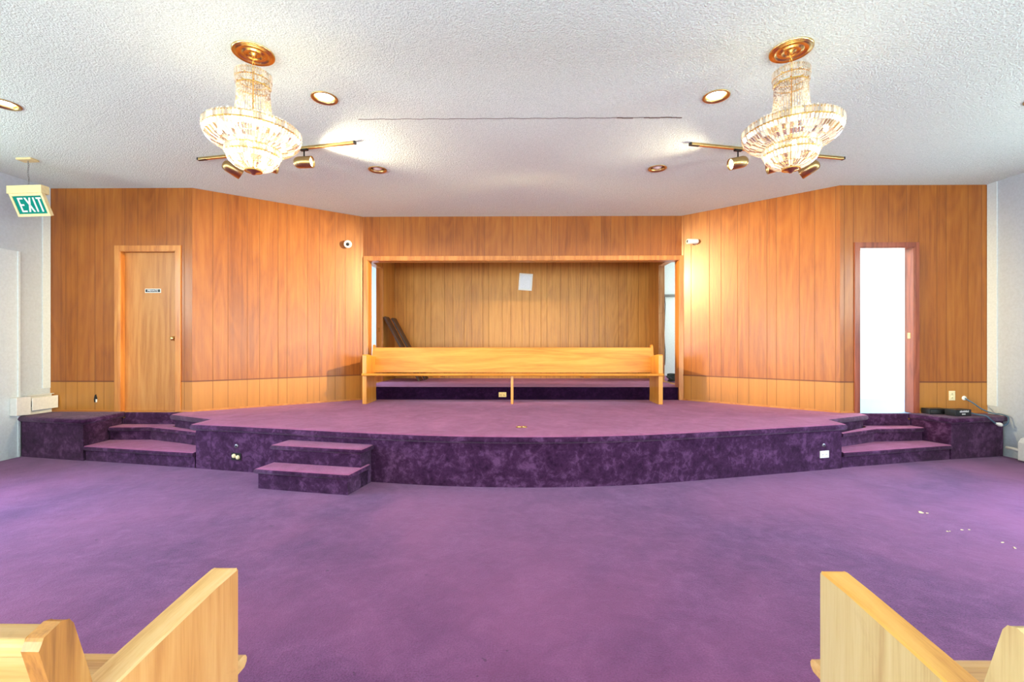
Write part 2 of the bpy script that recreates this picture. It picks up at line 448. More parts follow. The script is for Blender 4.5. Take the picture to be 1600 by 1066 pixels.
wn = 0
def window(P0, P1, z0, z1, nv):
    global wn; wn += 1
    P0, P1 = Vector(P0), Vector(P1); e = (P1 - P0).normalized(); L = (P1 - P0).length
    ang = math.atan2(e.y, e.x)
    Mx = Matrix.Translation((P0.x + nv[0] * .07, P0.y + nv[1] * .07, 0)) @ Matrix.Rotation(ang, 4, 'Z')
    mb = MB(); w = .05
    mb.box(0, L, -.03, .03, z0, z0 + w, Mx).box(0, L, -.03, .03, z1 - w, z1, Mx)
    for u in (0, L / 2 - w / 2, L - w): mb.box(u, u + w, -.03, .03, z0 + w, z1 - w, Mx)
    o = struct(mb.build('window_%d' % wn, M['white_paint']), 'white window behind the view', 'window')
    MB().box(w, L - w, -.003, .003, z0 + w, z1 - w, Mx).build('glass', M['glass'], o)
for a, b, c, d in WIN_R:
    window((XL, a), (XL, b), c, d, (-1, 0)); window((XR, a), (XR, b), c, d, (1, 0))
for a, b in RW: window((XR - a, YB), (XR - b, YB), .6, 2.6, (0, -1))

# ---- trims on the front walls
tn = 0
def trim(mat, label, bevel=.003):
    def fin(mb, parent=None):
        global tn; tn += 1
        return struct(mb.build('trim_%d' % tn, mat, None, bevel), label, 'trim')
    return fin
def frame_on(P0, P1, u0, u1, z0, z1, w, proud, back, mat, label, sill=False):
    """casing of a doorway: two legs and a head, plus the reveal lining"""
    P0, P1 = Vector(P0), Vector(P1); e = (P1 - P0).normalized()
    Mx = Matrix.Translation((P0.x, P0.y, 0)) @ Matrix.Rotation(math.atan2(e.y, e.x), 4, 'Z')
    mb = MB()
    mb.box(u0 - w, u0 + .004, -proud, 0, z0, z1 + w, Mx).box(u1 - .004, u1 + w, -proud, 0, z0, z1 + w, Mx).box(u0, u1, -proud, 0, z1 - .004, z1 + w, Mx)
    mb.box(u0 - .002, u0 + .016, -proud + .004, back, z0, z1, Mx).box(u1 - .016, u1 + .002, -proud + .004, back, z0, z1, Mx).box(u0, u1, -proud + .004, back, z1 - .016, z1 + .002, Mx)
    return trim(mat, label)(mb)
frame_on((XL, YF), A, D1[0], D1[1], ZS, D1[3], .06, .014, .12, M['trim_honey'], 'honey wood casing around the private door')
frame_on(D, (XR, YF), D2[0], D2[1], ZS, D2[3], .055, .016, .12, M['trim_red'], 'reddish wood casing around the bright doorway')
frame_on(B, C, OX0 - B.x, OX1 - B.x, ZS, OZ, .055, .018, .165, M['trim_honey'], 'honey wood casing around the alcove opening')

SEAM = .862
def strip(P0, P1, u0, u1, z0, z1, proud, mat, label):
    P0, P1 = Vector(P0), Vector(P1); e = (P1 - P0).normalized()
    Mx = Matrix.Translation((P0.x, P0.y, 0)) @ Matrix.Rotation(math.atan2(e.y, e.x), 4, 'Z')
    return trim(mat, label, 0)(MB().box(u0, u1, -proud, .0, z0, z1, Mx))
Lc = lambda a, b: (Vector(b) - Vector(a)).length
segs = [((XL, YF), A, .0, D1[0] - .06, 'left of the private door'), ((XL, YF), A, D1[1] + .06, Lc((XL, YF), A), 'right of the private door'),
        (A, B, 0, Lc(A, B) - .0, 'on the left angled wall'), (C, D, .0, Lc(C, D), 'on the right angled wall'),
        (D, (XR, YF), 0, D2[0] - .055, 'left of the bright doorway'), (D, (XR, YF), D2[1] + .055, Lc(D, (XR, YF)), 'right of the bright doorway')]
for a, b, u0, u1, w in segs:
    strip(a, b, u0, u1, SEAM - .007, SEAM + .007, .005, M['trim_dark'], 'dark seam strip between panels ' + w)
for a, b, u0, u1, w in segs:
    strip(a, b, u0, u1, ZS, ZS + .022, .009, M['trim_honey_x'], 'thin honey base moulding ' + w)
# white corner boards
trim(M['white_paint'], 'white corner board beside the left panelling', .002)(MB().box(XL, XL + .012, YF - .1, YF - .005, ZS + .3, ZC))
trim(M['white_paint'], 'white corner board beside the right panelling', .002)(MB().box(XR - .012, XR, YF - .12, YF - .005, ZS + .1, ZC))
# white flush board panel low on the left wall, beside the platform
trim(M['white_paint'], 'white flush panel with edge strip on the left wall', .003)(MB().box(XL, XL + .02, 4.25, 5.30, .0, 2.42).box(XL, XL + .03, 5.275, 5.30, .0, 2.42))
struct(MB().box(XL, XL + .028, 3.2, 5.18, .0, .09).build('baseboard_left', M['white_paint'], None, .003), 'white baseboard on the left wall', 'baseboard')

# ---- door 1 (private)
dx0, dx1 = XL + D1[0] + .017, XL + D1[1] - .017
door = MB().box(dx0, dx1, YF + .055, YF + .095, ZS + .006, D1[3] - .018).build('door_1', M['door'], None, .002)
struct(door, 'closed birch door with small private sign and brass knob', 'door')
Mk = Matrix.Translation((dx1 - .045, YF + .055, 1.402)) @ Matrix.Rotation(PI / 2, 4, 'X')
MB().lathe([(.001, 0), (.03, 0), (.03, .006), (.012, .012), (.011, .03), (.02, .036), (.027, .048), (.024, .06), (.012, .066), (.001, .067)], 24, Mk).build('door_knob', M['brass'], door)
def text_mesh(name, body, size, mat, parent, Mx, depth=.001, bold=0.0):
    cu = bpy.data.curves.new(name, 'FONT'); cu.body = body; cu.size = size; cu.extrude = depth; cu.align_x = 'CENTER'; cu.align_y = 'CENTER'; cu.offset = bold
    tmp = bpy.data.objects.new(name + '_tmp', cu); COL.objects.link(tmp)
    dg = bpy.context.evaluated_depsgraph_get(); me = bpy.data.meshes.new_from_object(tmp.evaluated_get(dg))
    bpy.data.objects.remove(tmp); me.transform(Mx); me.materials.clear(); me.materials.append(mat)
    o = bpy.data.objects.new(name, me); COL.objects.link(o)
    if parent: o.parent = parent
    return o
px_, pz_ = (dx0 + dx1) / 2 + .02, 2.007
pl = MB().box(px_ - .102, px_ + .102, YF + .050, YF + .055, pz_ - .026, pz_ + .026).build('sign_plate', M['white_plastic'], door, .004)
MB().box(px_ - .093, px_ + .093, YF + .048, YF + .0505, pz_ - .018, pz_ + .018).build('sign_field', M['black'], pl)
Mt = Matrix.Translation((px_, YF + .0475, pz_)) @ Matrix.Rotation(PI / 2, 4, 'X')
text_mesh('lettering', 'PRIVATE', .036, M['exit_white'], pl, Mt, .0008, .0008)

trim(M['trim_honey_x'], 'worn wooden threshold under the private door', .002)(MB().box(dx0 - .016, dx1 + .016, YF + .004, YF + .12, ZS - .0075, ZS + .005))

# ---- doorway 2: strike plate and the bright room behind
sx = D.x + D2[1] - .016
tag(MB().box(sx - .004, sx, YF + .03, YF + .07, 1.40, 1.47).build('strike_plate', M['brass']), 'brass strike plate on the right jamb of bright doorway', 'strike plate')
wall('wall_side_room_back', M['white_paint'], (4.0, 7.15), (7.2, 7.15), .4, 3.0, [], .1, 0, 1, 'white wall seen through the bright doorway')
wall('wall_side_room_right', M['white_paint'], (7.2, 7.15), (7.2, YF + .12), .4, 3.0, [], .1, 0, 1, 'white right wall of the side room')
wall('wall_side_room_left', M['white_paint'], (4.10, YF + .12), (4.10, 7.15), .4, 3.0, [], .05, 0, 1, 'white left wall of the side room')
struct(MB().box(4.05, 7.3, YF + .12, 7.25, .42, ZS - .002).box(D.x + D2[0] + .016, D.x + D2[1] - .016, YF - .002, YF + .12, ZS - .008, ZS - .002).build('floor_side_room', M['vinyl']), 'pale floor of the side room behind the bright doorway', 'floor')
struct(MB().box(4.05, 7.3, YF + .12, 7.25, 3.0, 3.05).build('ceiling_side_room', M['white_paint']), 'ceiling of the side room', 'ceiling')

# hallway left of alcove, store room right of alcove
wall('wall_hallway', M['white_paint'], (-4.6, 9.6), (-2.3, 9.6), .4, 3.2, [], .1, 0, 1, 'pale wall seen through the alcove left doorway')
wall('wall_hallway_left', M['white_paint'], (-4.6, 7.2), (-4.6, 9.6), .4, 3.2, [], .1, 0, 1, 'left wall of the hallway')
struct(MB().box(-4.6, AX0, 7.15, 9.6, .6, AZ - .001).build('floor_hallway', M['carpet']), 'hallway floor beyond the alcove left doorway', 'floor')
struct(MB().box(-4.6, AX0 - .1, 7.15, 9.7, 3.15, 3.2).build('ceiling_hallway', M['white_paint']), 'hallway ceiling', 'ceiling')
wall('wall_store_room', M['white_paint'], (2.5, 9.7), (5.0, 9.7), .4, 3.2, [], .1, 0, 1, 'pale wall seen through the alcove right doorway')
wall('wall_store_room_right', M['white_paint'], (5.0, 9.7), (5.0, 7.3), .4, 3.2, [], .1, 0, 1, 'right wall of the store room')
struct(MB().box(AX1, 5.0, 7.25, 9.7, .6, AZ - .001).build('floor_store_room', M['carpet']), 'store room floor beyond the alcove right doorway', 'floor')
struct(MB().box(AX1 + .1, 5.0, 7.25, 9.7, 3.15, 3.2).build('ceiling_store_room', M['white_paint']), 'store room ceiling', 'ceiling')
trim(M['steel'], 'grey ledge on the store room wall', .002)(MB().box(2.75, 4.2, 9.62, 9.70, 2.34, 2.39))
# jambs of the alcove side doorways
trim(M['pine'], 'raw pine jamb of the alcove right doorway')(MB().box(AX1 - .004, AX1 + .104, 8.312, 8.33, AZ, 2.78).box(AX1 - .004, AX1 + .104, 7.35, 8.33, 2.762, 2.78))
jl = trim(M['trim_honey'], 'brown wooden jamb of the alcove left doorway')(MB().box(AX0 - .104, AX0 + .004, 8.047, 8.065, AZ, 2.70).box(AX0 - .104, AX0 + .012, 7.26, 8.065, 2.68, 2.70).box(AX0, AX0 + .012, 8.06, 8.12, AZ, 2.76))
tag(MB().box(AX0 - .065, AX0 - .03, 8.041, 8.047, 1.56, 1.63).build('latch_plate', M['brass']), 'small brass latch plate on alcove left door jamb', 'latch plate')

# ------------------------------------------------------------------ carpeted stage, steps, platforms
def catmull(pts, n=6):
    P = [Vector(p) for p in pts]; P = [2 * P[0] - P[1]] + P + [2 * P[-1] - P[-2]]; out = []
    for i in range(1, len(P) - 2):
        for k in range(n):
            t = k / n; a, b, c, d = P[i - 1], P[i], P[i + 1], P[i + 2]
            out.append(.5 * ((2 * b) + (c - a) * t + (2 * a - 5 * b + 4 * c - d) * t * t + (3 * b - a - 3 * c + d) * t ** 3))
    return out + [P[-2]]
def offset(path, o):
    out = []
    for i, p in enumerate(path):
        ns = []
        for a, b in ((i - 1, i), (i, i + 1)):
            if 0 <= a and b < len(path):
                e = (path[b] - path[a]).normalized(); ns.append(Vector((e.y, -e.x)))
        n = sum(ns, Vector((0, 0))).normalized()
        k = 1 / max(.5, n.dot(ns[0]))
        out.append(p + n * o * k)
    return out
NOSE = [(0, 0), (.012, -.001), (.026, -.007), (.035, -.020), (.036, -.036), (.030, -.050), (.014, -.058), (-.004, -.060)]
def carpet_block(parent, path, back, zt, zb, nose, names, mats):
    """path: front edge from left to right as seen from the hall (outside to its right); back: closing points"""
    path = [Vector(p) for p in path]
    prof = [(o * nose, z * nose) for o, z in NOSE]
    rings = [[Vector((q.x, q.y, zt + z)) for q in offset(path, o)] for o, z in prof]
    n = len(path)
    mb = MB()
    # finely dividing the long runs keeps the nose smooth
    vs = [v for r in rings for v in r]
    q = lambda i0, i1: [(i * n + k, (i + 1) * n + k, (i + 1) * n + k + 1, i * n + k + 1) for i in range(i0, i1) for k in range(n - 1)]
    mb.add(vs, q(0, 2), True)
    poly = [(p.x, p.y, zt) for p in path] + [(p[0], p[1], zt) for p in back]
    mb.add(poly, [tuple(range(len(poly)))])
    top = mb.build(names[0], mats[0], parent)
    mb = MB()
    mb.add(vs, q(2, len(prof) - 1), True)
    for k in (0, n - 1): mb.add([r[k] for r in rings], [tuple(range(len(rings)))])
    m = 6
    r0 = [[(p.x, p.y, zt - .03 * nose - (zt - .03 * nose - zb) * j / m) for p in path] for j in range(m + 1)]
    mb.add([v for r in r0 for v in r], [(j * n + k, (j + 1) * n + k, (j + 1) * n + k + 1, j * n + k + 1) for j in range(m) for k in range(n - 1)])
    ris = mb.build(names[1], mats[1], parent)
    return top, ris

FRONT = catmull([(-3.433, 4.824), (-2.75, 4.678), (-2.05, 4.513), (-1.402, 4.366), (-.70, 4.245), (-.02, 4.206), (.62, 4.232), (1.25, 4.326), (2.1, 4.535), (2.8, 4.722), (3.466, 4.903)], 5)
stage = empty('stage', 'low curved stage carpeted in purple plush in front of the alcove', 'stage', (0, 0, 0))
pathS = [Vector((-4.17, YF - .004)), Vector((-4.17, 5.50)), Vector((-3.44, 5.15))] + FRONT + [Vector((3.49, 5.22)), Vector((4.19, 5.56)), Vector((4.19, YF - .004))]
Do, Ao = D + Vector((-.0, -.004)), A + Vector((0, -.004))
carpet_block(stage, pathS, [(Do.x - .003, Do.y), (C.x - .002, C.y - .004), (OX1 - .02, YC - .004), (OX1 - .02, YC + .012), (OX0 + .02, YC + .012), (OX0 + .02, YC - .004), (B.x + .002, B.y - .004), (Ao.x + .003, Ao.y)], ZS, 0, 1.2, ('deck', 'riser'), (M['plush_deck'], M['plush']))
# raised alcove floor with its own riser
al = empty('alcove_platform', 'raised purple carpeted alcove floor behind the long pew', 'platform', (0, 0, 0))
MB().add([(OX0 + .02, YC + .02, AZ), (OX1 - .02, YC + .02, AZ), (OX1 - .02, YC + .17, AZ), (AX1 - .004, YC + .17, AZ), (AX1 - .004, AY - .004, AZ), (AX0 + .004, AY - .004, AZ), (AX0 + .004, YC + .17, AZ), (OX0 + .02, YC + .17, AZ)], [tuple(range(8))]).build('deck', M['plush_deck'], al)
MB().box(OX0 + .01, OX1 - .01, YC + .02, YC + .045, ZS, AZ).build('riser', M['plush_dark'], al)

def steps(label, low, low_back, up, up_back, wx0, wx1):
    s = empty('carpeted_steps', label, 'steps', (0, 0, 0), group=None)
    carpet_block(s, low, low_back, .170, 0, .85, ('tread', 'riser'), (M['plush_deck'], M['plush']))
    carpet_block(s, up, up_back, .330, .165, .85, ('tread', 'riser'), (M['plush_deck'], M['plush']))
    MB().box(wx0, wx1, YF - .035, YF - .002, .32, ZS - .003).box(wx0 - .032, wx1 + .028, YF - .030, YF - .002, .32, .405).build('riser', M['plush'], s, .012)
    return s
yw = YF - .004
steps('two plush purple steps up to the private door, between stage and platform',
      [(-4.918, 5.135), (-4.4, 5.03), (-3.9, 4.925), (-3.452, 4.836)], [(-3.456, 5.13), (-4.182, 5.482), (-4.182, yw), (-4.940, yw)],
      [(-4.922, 5.45), (-4.45, 5.475), (-4.0, 5.31), (-3.63, 5.15)], [(-3.63, 5.19), (-4.182, 5.472), (-4.182, yw), (-4.938, yw)], -4.908, -4.218)
steps('two plush purple steps up to the bright doorway, beside the black box',
      [(3.484, 4.925), (4.0, 5.055), (4.5, 5.185), (4.982, 5.302)], [(4.822, yw), (4.205, yw), (4.205, 5.542), (3.508, 5.20)],
      [(3.64, 5.165), (4.24, 5.455), (4.6, 5.49), (4.872, 5.53)], [(4.82, yw), (4.25, yw), (4.22, 5.54)], 4.238, 4.80)
pL = empty('side_platform', 'purple carpeted side platform under the wall heater, left of steps', 'platform', (0, 0, 0))
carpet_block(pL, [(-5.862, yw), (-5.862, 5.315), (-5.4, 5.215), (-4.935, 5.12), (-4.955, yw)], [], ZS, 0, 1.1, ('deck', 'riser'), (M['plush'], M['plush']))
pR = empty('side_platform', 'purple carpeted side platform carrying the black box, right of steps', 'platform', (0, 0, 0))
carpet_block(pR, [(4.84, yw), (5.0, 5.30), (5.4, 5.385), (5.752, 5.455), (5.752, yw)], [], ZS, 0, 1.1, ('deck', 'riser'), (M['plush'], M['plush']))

# portable two-step unit in front of the stage
su = empty('step_unit', 'loose purple carpeted two-step unit against the stage front', 'steps', (-1.862, 4.40, 0), (0, 0, R(-11.5)))
w2 = .455
carpet_block(su, [(-w2, .0), (-w2, -.345), (-.15, -.348), (.15, -.348), (w2, -.345), (w2, .0)], [], .187, 0, .8, ('tread', 'riser'), (M['plush_deck'], M['plush']))
carpet_block(su, [(-w2, .075), (-w2, -.135), (-.15, -.138), (.15, -.138), (w2, -.135), (w2, .055)], [], .360, .0, .8, ('tread', 'riser'), (M['plush_deck'], M['plush']))

# ------------------------------------------------------------------ pews
def make_pew(label, x0, x1, y_front, z0, face, mats, mid=True, drop=0.0):
    """local frame: x along the pew, front of the seat at y=0 looking to -y, back at +y; rotated by pi when face=+1 (faces +y)"""
    L = x1 - x0; h = L / 2
    rot = 0 if face < 0 else PI
    root = empty('pew', label, 'pew', ((x0 + x1) / 2, y_front, z0), (0, 0, rot), 'long oak pews')
    mx, mz, my, mp = mats
    th = .057
    for s in (-1, 1):
        a, b = (s * h - th, s * h) if s > 0 else (-h, -h + th)
        low = [(0, 0), (0, .692), (.008, .702), (.022, .704), (.10, .698), (.30, .677), (.425, .662), (.475, .655), (.455, .40), (.44, .12), (.455, 0)]
        mb = MB().prism(low, a, b)
        a2, b2 = (h - .03, h) if s > 0 else (-h, -h + .03)
        post = [(.415, .64), (.440, .735), (.466, .830), (.474, .842), (.488, .846), (.516, .836), (.524, .818), (.494, .70), (.47, .62)]
        mb.build('end_panel', mz, root, .006)
        MB().prism(post, a2, b2).build('end_post', mp, root, .006)
        cap = [(.008, .7025), (.022, .7045), (.10, .6985), (.30, .6775), (.440, .6605), (.44, .652), (.30, .669), (.10, .69), (.008, .694)]
        MB().prism(cap, a - .0015, b + .0015).build('arm_cap', my, root, .004)
    # seat board with a rounded nose that runs over the panel fronts
    nose = [(-.035, .405), (-.042, .417), (-.040, .430), (-.028, .437), (.0, .438), (.36, .415), (.36, .388), (.0, .405)]
    mb = MB().prism([(0.001, .405), (0.001, .438), (.40, .413), (.40, .388)], -h + th, h - th)
    mb.prism([(-.030, .402), (-.040, .412), (-.042, .422), (-.036, .433), (-.024, .438), (.0, .438), (.0, .402)], -h, h)
    mb.build('seat', mx, root, .002)
    # backrest board, leaning
    mb = MB().prism([(.365, .43), (.385, .43), (.470, .80), (.450, .80)], -h + .03, h - .03)
    mb.build('backrest', mx, root, .002)
    mb = MB().prism([(p[0], p[1] - drop) for p in ((.444, .79), (.448, .812), (.456, .822), (.505, .827), (.513, .820), (.512, .800), (.49, .785))], -h + .03, h - .03)
    mb.build('top_rail', mx, root, .003)
    if mid:
        MB().prism([(.03, 0), (.03, .404), (.36, .385), (.36, .2), (.30, 0)], -.018, .018).build('center_leg', mz, root, .003)
        for bx in (-1.07, 1.07):
            MB().prism([(.02, .404), (.30, .388), (.30, .37), (.06, .37)], bx - .05, bx + .05).build('bracket', mz, root, .003)
    return root
oak = (M['pew_oak'], M['pew_oak_z'], M['pew_oak_y'], M['pew_oak_z'])
wornL = (M['pew_pale_x'], M['pew_worn_z'], M['pew_pale_y'], M['pew_stain'])
wornR = (M['pew_pale_x'], M['pew_pale_z'], M['pew_oak_y'], M['pew_pale_z'])
make_pew('long yellow oak pew standing on the stage before the alcove', -2.195, 2.05, 6.43, ZS, -1, oak, True, .022)
make_pew('near worn oak pew, left of aisle, with brown-stained end post', -5.0, -.772, 1.25, 0, 1, wornL)
make_pew('near pale oak pew with scuffed end panel, right of aisle', .826, 5.05, 1.25, 0, 1, wornR)

# ------------------------------------------------------------------ chandeliers
def make_chandelier(label, x, y, lit_sector):
    root = empty('chandelier', label, 'chandelier', (x, y, ZC), (0, 0, 0), 'crystal chandeliers')
    MB().lathe([(.001, -.022), (.014, -.022), (.022, -.012), (.046, -.010), (.052, -.016), (.062, -.017), (.068, -.010), (.088, -.009), (.096, -.015), (.106, -.016), (.112, -.010), (.124, -.014), (.131, -.010), (.132, -.0005)], 48).build('ceiling_medallion', M['brass'], root)
    mb = MB()
    for i in range(6):
        c = Vector((0, 0, -.032 - .022 * i))
        pts = []
        for k in range(12):
            a = 2 * PI * k / 12; q = Vector((.008 * math.cos(a), 0, .014 * math.sin(a)))
            if i % 2: q = Vector((0, q.x, q.z))
            pts.append(c + q)
        mb.tube(pts, .0022, 6, True)
    mb.build('hanging_chain', M['gold'], root)
    # gold framework rings
    def ring(mb, r, z, hh=.006, t=.004, n=48):
        mb.lathe([(r - t, z - hh), (r + t, z - hh), (r + t, z + hh), (r - t, z + hh), (r - t, z - hh)], n, None, False)
    mb = MB()
    for r, z in ((.104, -.148), (.104, -.190), (.099, -.236), (.288, -.522), (.288, -.562), (.165, -.660), (.158, -.700), (.052, -.800)): ring(mb, r, z, .004, .003)
    for k in range(6):
        a = 2 * PI * k / 6; ca, sa = math.cos(a), math.sin(a)
        mb.tube([(.1 * ca, .1 * sa, -.148), (.02 * ca, .02 * sa, -.148)], .003, 6)
        mb.tube([(.015 * ca, .015 * sa, -.50), (.285 * ca, .285 * sa, -.54)], .003, 6)
    mb.tube([(0, 0, -.145), (0, 0, -.79)], .006, 8)
    mb.build('frame', M['gold'], root)
    # crown of small upright prisms
    def prisms(mb, r, z0, z1, n, w, r1=None, tiers=1, gap=.15):
        r1 = r if r1 is None else r1
        for t in range(tiers):
            f0, f1 = t / tiers, (t + 1 - gap) / tiers
            for k in range(n):
                a = 2 * PI * (k + .5 * (t % 2)) / n; ca, sa = math.cos(a), math.sin(a)
                ra, rb = r + (r1 - r) * f0, r + (r1 - r) * f1; za, zb = z0 + (z1 - z0) * f0, z0 + (z1 - z0) * f1
                wa = w * (ra / max(r, r1)); wb = w * (rb / max(r, r1))
                vs = []
                for rr, zz, ww in ((ra, za, wa), (rb, zb, wb)):
                    for du, dr in ((-ww / 2, 0), (0, ww * .45), (ww / 2, 0), (0, -ww * .3)):
                        vs.append(((rr + dr) * ca - du * sa, (rr + dr) * sa + du * ca, zz))
                mb.add(vs, [(0, 1, 5, 4), (1, 2, 6, 5), (2, 3, 7, 6), (3, 0, 4, 7), (3, 2, 1, 0), (4, 5, 6, 7)])
        return mb
    c1 = prisms(prisms(MB(), .108, -.142, -.184, 44, .013), .106, -.196, -.230, 44, .011)
    for k in range(44):
        a = 2 * PI * k / 44; c1.octa((.11 * math.cos(a), .11 * math.sin(a), -.190), .006, .008)
    tag(c1.build('crown_crystals', M['crystal'], root), kind='stuff')
    mb = MB()
    ns, nb = 44, 26
    for k in range(ns):
        a = 2 * PI * k / ns
        for i in range(nb):
            t = i / (nb - 1); z = -.242 - t * .282
            r = .098 + .036 * t ** 2.4 + .004 * t
            mb.octa((r * math.cos(a), r * math.sin(a), z), .0062, .0062)
    tag(mb.build('neck_bead_strands', M['crystal'], root), kind='stuff')
    tag(prisms(prisms(MB(), .292, -.518, -.566, 88, .0165), .275, -.503, -.520, 80, .014).build('ring_crystals', M['crystal'], root), kind='stuff')
    b = MB()
    for (ra, za), (rb, zb) in zip(((.289, -.568), (.276, -.598), (.246, -.626), (.206, -.646)), ((.276, -.598), (.246, -.626), (.206, -.646), (.166, -.658))): prisms(b, ra, za, zb, 78, .0185 * ra / .289, rb, 1, .12)
    tag(b.build('bowl_crystals', M['crystal'], root), kind='stuff')
    tag(prisms(MB(), .167, -.660, -.700, 56, .0150).build('lower_ring_crystals', M['crystal'], root), kind='stuff')
    b = MB()
    for (ra, za), (rb, zb) in zip(((.158, -.704), (.146, -.738), (.112, -.772)), ((.146, -.738), (.112, -.772), (.056, -.794))): prisms(b, ra, za, zb, 46, .0175 * ra / .158, rb, 1, .12)
    tag(b.build('basket_crystals', M['crystal'], root), kind='stuff')
    MB().lathe([(.001, -.826), (.012, -.823), (.02, -.811), (.045, -.805), (.052, -.798), (.001, -.796)], 24).build('finial', M['brass'], root)
    nb = 10
    for k in range(nb):
        a = 2 * PI * (k + .5) / nb
        on = lit_sector is None or math.cos(a - lit_sector) > .75
        MB().sphere((.20 * math.cos(a), .20 * math.sin(a), -.552), .016, 12, 8, 1.7).build('bulb', M['bulb_small'] if on else M['bulb_off'], root)
    for k in range(3):
        a = 2 * PI * k / 3 + .3
        on = lit_sector is None
        MB().sphere((.06 * math.cos(a), .06 * math.sin(a), -.72), .016, 12, 8, 1.7).build('bulb', M['bulb_small'] if on else M['bulb_off'], root)
    return root
CHL, CHR = (-1.785, 3.061), (1.834, 3.069)
make_chandelier('left crystal chandelier, glowing white all around its bowl', *CHL, None)
make_chandelier('right crystal chandelier, amber bowl lit only on one side', *CHR, R(20))

# ------------------------------------------------------------------ recessed lamps
names = ['lit recessed brass downlight cut by the left edge, above the EXIT sign', 'lit recessed brass downlight right of the left chandelier',
         'lit recessed brass downlight left of the right chandelier', 'lit recessed brass downlight cut by the right edge of the ceiling',
         'unlit recessed brass downlight nearer the stage, beside the left track lights', 'unlit recessed brass downlight nearer the stage, beside the right track lights']
for (x, y, lit), lab in zip(CANS, names):
    e = empty('recessed_downlight', lab, 'ceiling light', (x, y, ZC), (0, 0, 0), 'recessed ceiling downlights')
    MB().lathe([(.090, -.001), (.102, -.002), (.103, -.006), (.098, -.010), (.086, -.009), (.076, .002), (.074, .02)], 40).build('trim_ring', M['brass_dull'], e)
    MB().lathe([(.074, .02), (.07, .10), (.06, .14), (.001, .15)], 40).build('reflector', M['reflector'], e)
    dz = 0 if lit else -.016
    MB().lathe([(.001, .012 + dz), (.03, .014 + dz), (.046, .022 + dz), (.057, .036 + dz), (.054, .06 + dz), (.03, .10), (.02, .13)], 32).build('bulb', M['bulb'] if lit else M['bulb_off'], e)

# ------------------------------------------------------------------ track lights
def aim_matrix(d):
    return Vector(d).to_track_quat('-Z', 'Y').to_matrix().to_4x4()
def make_track(label, P0, P1, heads):
    P0, P1 = Vector((*P0, 0)), Vector((*P1, 0)); e = (P1 - P0); L = e.length; ang = math.atan2(e.y, e.x)
    root = empty('track_light', label, 'track light', (P0.x, P0.y, ZC), (0, 0, ang), 'brass track lights')
    MB().box(0, L, -.018, .018, -.024, -.0005).build('track', M['brass_dull'], root, .003)
    for u0, u1 in ((-.004, .012), (L - .012, L + .004)):
        MB().box(u0, u1, -.02, .02, -.026, -.0005).build('end_cap', M['black'], root, .002)
    MB().box(L * .0 + .012, .10, -.019, .019, -.0265, -.023).build('feed_box', M['black'] , root, .002)
    inv = Matrix.Rotation(-ang, 4, 'Z')
    out = []
    for u, d, on, drop in heads:
        hd = MB().box(u - .04, u + .04, -.017, .017, -.040, -.0245).build('head_adapter', M['black_metal'], root, .004)
        MB().tube([(u, 0, -.035), (u, 0, -drop + .05)], .007, 8).build('stem', M['black_metal'], hd)
        dl = (inv.to_3x3() @ Vector(d)).normalized()
        Mx = Matrix.Translation((u, 0, -drop)) @ aim_matrix(dl)
        r = .056
        MB().lathe([(.001, .10), (.02, .098), (.038, .09), (.050, .075), (r, .05), (r, -.085), (r - .004, -.086), (r - .006, -.06), (.03, .03), (.001, .05)], 32, Mx).build('lamp_shade', M['brass_dull'], hd)
        MB().lathe([(.001, -.064), (.025, -.063), (.044, -.055), (.047, -.035), (.02, .02)], 24, Mx).build('bulb', M['bulb'] if on else M['bulb_off'], hd)
        p = P0 + e.normalized() * u
        out.append((Vector((p.x, p.y, ZC - drop)), Vector(d).normalized()))
    return root, out
TL0, TL1, TR0, TR1 = (-3.366, 4.768), (-1.571, 4.396), (1.686, 4.461), (3.434, 4.828)
trkL, hl = make_track('brass track light with three lamps behind the left chandelier', TL0, TL1, [(.43, (.66, .66, -.44), 1, .155), (.86, (.95, .295, -.20), 1, .155), (1.27, (.97, -.05, .02), 1, .155)])
trkR, hr = make_track('brass track light with three lamps behind the right chandelier', TR0, TR1, [(.53, (-.90, -.10, -.22), 1, .155), (.97, (-.95, .285, -.20), 1, .155), (1.36, (-.66, .66, -.44), 1, .155)])

# ------------------------------------------------------------------ EXIT sign
ex = empty('exit_sign', 'hanging cream EXIT sign with green face beside the left wall', 'exit sign', (-5.19, 4.77, ZC), (0, R(-1.5), 0))
MB().box(-.085, .075, -.045, .045, -.022, -.0005).build('ceiling_plate', M['cream'], ex, .004)
mb = MB()
for i in range(11):
    c = Vector((0.0 + .004 * math.sin(i), 0, -.034 - .024 * i)); pts = []
    for k in range(10):
        a = 2 * PI * k / 10; q = Vector((.005 * math.cos(a), 0, .015 * math.sin(a)))
        if i % 2: q = Vector((0, q.x, q.z))
        pts.append(c + q)
    mb.tube(pts, .0022, 5, True)
mb.build('chain', M['steel'], ex)
Mh = Matrix.Translation((-.005, 0, -.292))
MB().prism([(-.045, 0), (.04, 0), (.04, -.085), (-.045, -.085)], -.185, .185, Mh).build('housing', M['cream'], ex, .004)
Mf = Matrix.Translation((.0, -.03, -.374)) @ Matrix.Rotation(R(23), 4, 'X') @ Matrix.Scale(.93, 4)
fb = MB()
fb.box(-.19, .19, .0, .03, -.255, 0, Mf)
body = fb.build('body', M['cream'], ex, .004)
fr = MB()
for x0, x1, z0, z1 in ((-.19, .19, -.028, 0), (-.19, .19, -.255, -.225), (-.19, -.165, -.225, -.028), (.165, .19, -.225, -.028)): fr.box(x0, x1, -.012, .002, z0, z1, Mf)
fr.build('face_frame', M['cream'], ex, .002)
MB().box(-.166, .166, -.004, .001, -.226, -.027, Mf).build('green_face', M['exit_green'], ex)
